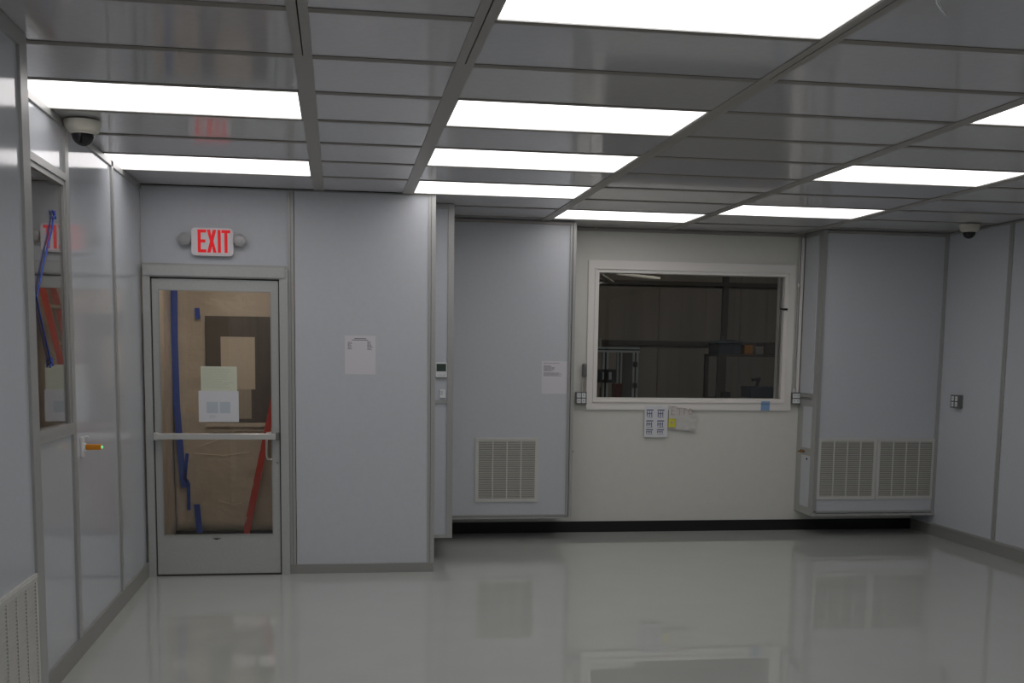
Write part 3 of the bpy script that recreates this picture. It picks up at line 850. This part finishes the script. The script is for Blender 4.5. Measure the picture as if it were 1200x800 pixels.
# creases in the sheet
for pts in ([(-1.25, 0.72), (-1.0, 0.70), (-0.78, 0.73)], [(-1.2, 0.78), (-1.0, 0.86), (-0.86, 0.94), (-0.79, 1.0)],
            [(-1.05, 0.30), (-0.92, 0.26), (-0.85, 0.28)], [(-0.95, 0.95), (-0.88, 0.93), (-0.82, 0.91)]):
    MB().tube([(x, VY - 0.012, z) for x, z in pts], 0.003, 6).build('sheet_crease', CREASE, ps, True)
bx(VX0, VX1, VY - 0.02, VY + 0.02, 0.0, 0.03).build('baseboard_vestibule', BLACKBASE)['kind'] = 'structure'
w3 = struct('window_3', (-0.85, VY, 1.0))
bx(-1.141, -0.562, VY - 0.026, VY - 0.018, 0.995, 1.915).build('dark_backing', DARKSHEET, w3)
bx(-1.010, -0.720, VY - 0.034, VY - 0.026, 1.283, 1.738).build('light_board', LIGHTSHEET, w3)
rb = MB().box(-0.97, -0.755, VY - 0.031, VY - 0.026, 1.025, 1.283)
for q in range(10):
    rb.box(-0.965 + q * 0.021, -0.957 + q * 0.021, VY - 0.034, VY - 0.031, 1.027, 1.281)
rb.build('ribbed_board', MIDSHEET, w3)
bx(-1.15, -0.56, VY - 0.030, VY - 0.018, 0.955, 0.990).build('window_ledge', LIGHTSHEET, w3)
bx(-1.12, -0.66, VY - 0.030, VY - 0.018, 0.915, 0.930).build('window_ledge', MIDSHEET, w3)
def tape(label, pts, w, y=VY - 0.030):
    mb = MB()
    for a, b in zip(pts, pts[1:]):
        mb.bar((a[0], y, a[1]), (b[0], y, b[1]), w, 0.002)
    tag(mb.build('tape_strip', BLUETAPE), label, 'tape')
tape('long blue tape strip running down the left of the plastic sheeting behind the door', [(-1.388, 2.55), (-1.397, 1.7), (-1.390, 1.15), (-1.355, 0.55), (-1.34, 0.42)], 0.055)
tape('tiny blue tape piece high on the plastic sheeting behind the door', [(-1.205, 1.98), (-1.197, 1.885)], 0.042)
tape('short thin crooked blue tape strip low on the plastic sheeting', [(-1.31, 0.72), (-1.335, 0.50), (-1.305, 0.46), (-1.305, 0.22)], 0.030)
tape('short wide blue tape strip ending at the vestibule floor', [(-1.237, 0.27), (-1.217, 0.02)], 0.052)
# ladder leaning on the right side of the vestibule
ld = thing('extension_ladder', 'red leaning ladder seen edge-on at the right of the door glass', 'ladder', (-0.80, 9.9, 0))
def rail(y, f):
    a = (-0.820 * f, y, 0.0); b = (-0.300 * f, y, 2.42)
    MB().bar(a, b, 0.048, 0.025).build('ladder_rail', RED, ld)
    return Vector(a), Vector(b)
a1, b1 = rail(10.04, 1.0)
a2, b2 = rail(9.72, 0.968)
for i in range(8):
    s1 = 0.06 + i * 0.125
    MB().bar(a1.lerp(b1, s1), a2.lerp(b2, s1), 0.045, 0.028, (0.2, 0, 1)).build('ladder_rung', LIGHTSHEET, ld)
for a in (a1, a2):
    MB().box(a.x - 0.035, a.x + 0.04, a.y - 0.022, a.y + 0.022, 0.0, 0.035).build('ladder_foot', BLACK, ld)
t = thing('vestibule_fill_lamp', 'added warm fill lamp on the ceiling of the vestibule behind the door', 'lamp', (-0.8, 9.0, 2.6))  # added out-of-view lamp that lights the sheeting behind the door glass
bx(-1.05, -0.55, 8.80, 9.20, 2.57, 2.60).build('fill_lamp_housing', ALU, t)
bx(-1.03, -0.57, 8.82, 9.18, 2.565, 2.572).build('fill_lamp_diffuser', VESTFILL, t)

# ------------------------------------------------------------------ workshop behind the interior window
ws = struct('wall_workshop', (4.5, 16, 0))
bx(0.4, 9.5, 16.0, 16.1, 0, 4.6).build('workshop_wall', INSUL, ws)
bx(0.3, 0.4, 10.15, 16.1, 0, 4.6).build('workshop_wall', INSUL, ws)
bx(9.5, 9.6, 10.15, 16.1, 0, 4.6).build('workshop_wall', INSUL, ws)
bx(0.3, 9.6, 10.15, 16.1, 4.6, 4.7).build('workshop_roof', GIRT, ws)
bx(0.4, 9.5, 10.16, 10.2, 2.9, 4.6).build('workshop_wall', GIRT, ws)
bx(XR + 0.1, 9.5, 10.16, 10.2, 0, 2.9).build('workshop_wall', GIRT, ws)
bx(0.4, 9.5, 15.95, 16.0, 2.64, 2.70).build('wall_girt', GIRT, ws)
bx(0.4, 9.5, 15.95, 16.0, 1.78, 1.84).build('wall_girt', GIRT, ws)
bx(5.57, 5.65, 15.93, 16.0, 0, 4.6).build('wall_column', GIRT, ws)
bx(0.4, 9.5, 10.15, 16.1, -0.1, 0.0).build('floor_workshop', BACKFLOOR)['kind'] = 'structure'
# fold lines of the insulation
for i in range(7):
    x = 0.9 + i * 1.24
    mb = MB().box(x, x + 0.018, 15.975, 16.0, 0.0, 4.6)
    mb.build('insulation_seam', INSUL, ws)
t = thing('ceiling_fan', 'pale ceiling fan whose blades show at the upper left of the interior window', 'fan', (3.2, 14.0, 4.6))
MB().tube([(3.2, 14, 4.6), (3.2, 14, 2.78)], 0.018, 12).build('fan_rod', BLADE, t, True)
MB().lathe((3.2, 14, 2.68), [(0.05, -0.07), (0.11, -0.05), (0.13, 0.02), (0.10, 0.08), (0.03, 0.12)], 2, 24).build('fan_motor', BLADE, t, True)
for i in range(5):
    a = math.radians(-10 + 72 * i)
    d = Vector((math.cos(a), math.sin(a), 0)); n_ = Vector((-math.sin(a), math.cos(a), 0))
    c0 = Vector((3.2, 14, 2.665))
    mb = MB()
    vs_ = []
    for s1, w in ((0.12, 0.035), (0.3, 0.055), (0.74, 0.065), (0.82, 0.03)):
        for sd in (-1, 1):
            q = c0 + d * s1 + n_ * (w * sd) + Vector((0, 0, 0.022 * sd * (w / 0.085) - 0.095 * s1))
            vs_.append(q)
    for k in range(3):
        q = vs_[2 * k:2 * k + 4]
        lo = [mb.bm.verts.new(v) for v in (q[0], q[1], q[3], q[2])]
        hi = [mb.bm.verts.new(v + Vector((0, 0, 0.012))) for v in (q[0], q[1], q[3], q[2])]
        mb.bm.faces.new(lo); mb.bm.faces.new(hi[::-1])
        for e in range(4):
            mb.bm.faces.new((lo[e], lo[(e + 1) % 4], hi[(e + 1) % 4], hi[e]))
    mb.build('fan_blade', BLADE, t)
# aluminium extrusion enclosure
t = thing('machine_frame', 'aluminium extrusion machine enclosure at the lower left inside the dark window', 'machine', (2.8, 12.3, 0))
def ex(x0, x1, y0, y1, z0, z1):
    w = 0.0
    ob = bx(x0, x1, y0, y1, z0, z1).build('frame_extrusion', EXTR, t)
    if z1 - z0 > 0.5:
        bx((x0 + x1) / 2 - 0.009, (x0 + x1) / 2 + 0.009, y0 - 0.001, y0 + 0.001, z0, z1).build('extrusion_slot', BINBLUE, ob)
    elif x1 - x0 > 0.5:
        bx(x0, x1, y0 - 0.001, y0 + 0.001, (z0 + z1) / 2 - 0.008, (z0 + z1) / 2 + 0.008).build('extrusion_slot', BINBLUE, ob)
ex(2.1, 3.262, 12.0, 12.05, 1.655, 1.712)
for x in (2.1, 2.85, 3.185):
    ex(x, x + (0.066 if x > 2.2 else 0.05), 12.0, 12.05, 0.0, 1.655)
ex(2.1, 2.15, 12.75, 12.8, 0.0, 1.712); ex(3.20, 3.26, 12.75, 12.8, 0.0, 1.712)
ex(2.1, 2.15, 12.05, 12.75, 1.655, 1.712); ex(3.20, 3.26, 12.05, 12.75, 1.655, 1.712)
ex(2.1, 3.262, 12.0, 12.05, 0.8, 0.85)
bx(2.15, 3.20, 12.0, 12.78, 0.85, 0.87).build('enclosure_deck', BINGREY, t)
bx(3.08, 3.18, 12.03, 12.035, 0.9, 1.65).build('door_panel', BINGREY, t)
for z in (1.50, 1.27):
    MB().box(3.19, 3.235, 11.965, 12.0, z, z + 0.055).bevel(0.006).build('black_clamp', BLACK, t)
for x in (2.835, 2.885):
    MB().tube([(x, 12.3, 1.712), (x, 12.3, 1.81)], 0.016, 10).build('cylinder_post', OFFWHITE, t, True)
t = thing('control_box', 'black control box mounted on the machine enclosure behind the window', 'control box', (2.9, 11.97, 1.33))
MB().box(2.79, 2.99, 11.93, 12.0, 1.325, 1.47).bevel(0.006).build('box_shell', BLACK, t)
bx(2.835, 2.850, 11.928, 11.93, 1.36, 1.44).build('box_stripe', EXTR, t)
bx(2.905, 2.935, 11.928, 11.93, 1.36, 1.44).build('box_stripe', EXTR, t)
for nm, lab, a, mt in (('orange_block', 'small orange block on the machine deck below the black control box', (2.855, 2.915, 12.06, 12.15, 0.87, 1.268), BINORANGE),
                       ('red_box', 'dull red box inside the machine enclosure', (3.03, 3.165, 12.1, 12.3, 0.87, 1.31), BINRED)):
    ob = MB().box(*a).bevel(0.006).build(nm, mt)
    tag(ob, lab, 'box')
# shelving rack
t = thing('storage_rack', 'dark storage rack at the right inside the dark window', 'rack', (5.4, 14, 0))
for x in (4.85, 6.35):
    for y in (14.0, 14.5):
        bx(x, x + 0.05, y, y + 0.05, 0, 1.66).build('rack_post', GIRT, t)
for z in (0.4, 1.06, 1.625):
    bx(4.85, 6.40, 14.0, 14.55, z, z + 0.03).build('rack_shelf', GIRT, t)
def binbox(nm, lab, a, mt, lid=False):
    t = thing(nm, lab, 'bin', ((a[0] + a[1]) / 2, a[2], a[4]))
    MB().box(*a).bevel(0.01).build('bin_body', mt, t)
    if lid:
        mb = MB().prism([(a[0] - 0.03, a[5]), (a[1] + 0.04, a[5]), (a[1] + 0.02, a[5] + 0.02), ((a[0] + a[1]) / 2, a[5] + 0.045), (a[0] - 0.01, a[5] + 0.025)], 1, a[2] - 0.02, a[3] + 0.02)
        mb.build('bin_lid', mt, t)
binbox('storage_bin', 'dark blue bin with humped lid on top of the rack', (4.87, 5.19, 14.05, 14.45, 1.655, 1.80), BINBLUE, True)
binbox('storage_bin', 'dull orange bin beside the dark blue bin on the rack', (5.215, 5.335, 14.03, 14.3, 1.655, 1.775), BINORANGE)
binbox('storage_bin', 'dull grey bin to the right of the orange bin on the rack', (5.37, 5.48, 14.03, 14.3, 1.655, 1.76), BINGREY)
binbox('storage_bin', 'wide dark bin at the right end of the rack top', (5.50, 5.85, 14.05, 14.4, 1.655, 1.82), GIRT)
binbox('storage_bin', 'wide dark blue bin on the middle shelf of the rack', (5.32, 5.75, 14.03, 14.4, 1.09, 1.24), BINBLUE)
binbox('storage_bin', 'small black bin on the middle shelf beside the left rack post', (4.93, 5.05, 14.03, 14.3, 1.09, 1.17), BLACK)
dr = thing('hand_drill', 'black hand drill lying on the middle rack shelf', 'tool', (5.40, 14.05, 1.24))
MB().tube([(5.36, 14.1, 1.33), (5.47, 14.1, 1.345)], 0.025, 12).build('drill_body', BLACK, dr, True)
MB().bar((5.45, 14.1, 1.335), (5.425, 14.1, 1.24), 0.035, 0.03).build('drill_grip', BLACK, dr)
t = thing('workshop_fill_lamp', 'added dim fill lamp under the workshop roof behind the window', 'lamp', (4.5, 12.5, 4.55))  # added out-of-view lamp that lifts the dark workshop
bx(3.6, 5.6, 12.4, 12.6, 4.52, 4.60).build('fill_lamp_housing', ALU, t)
bx(3.62, 5.58, 12.42, 12.58, 4.50, 4.522).build('fill_lamp_tube', WORKFILL, t)
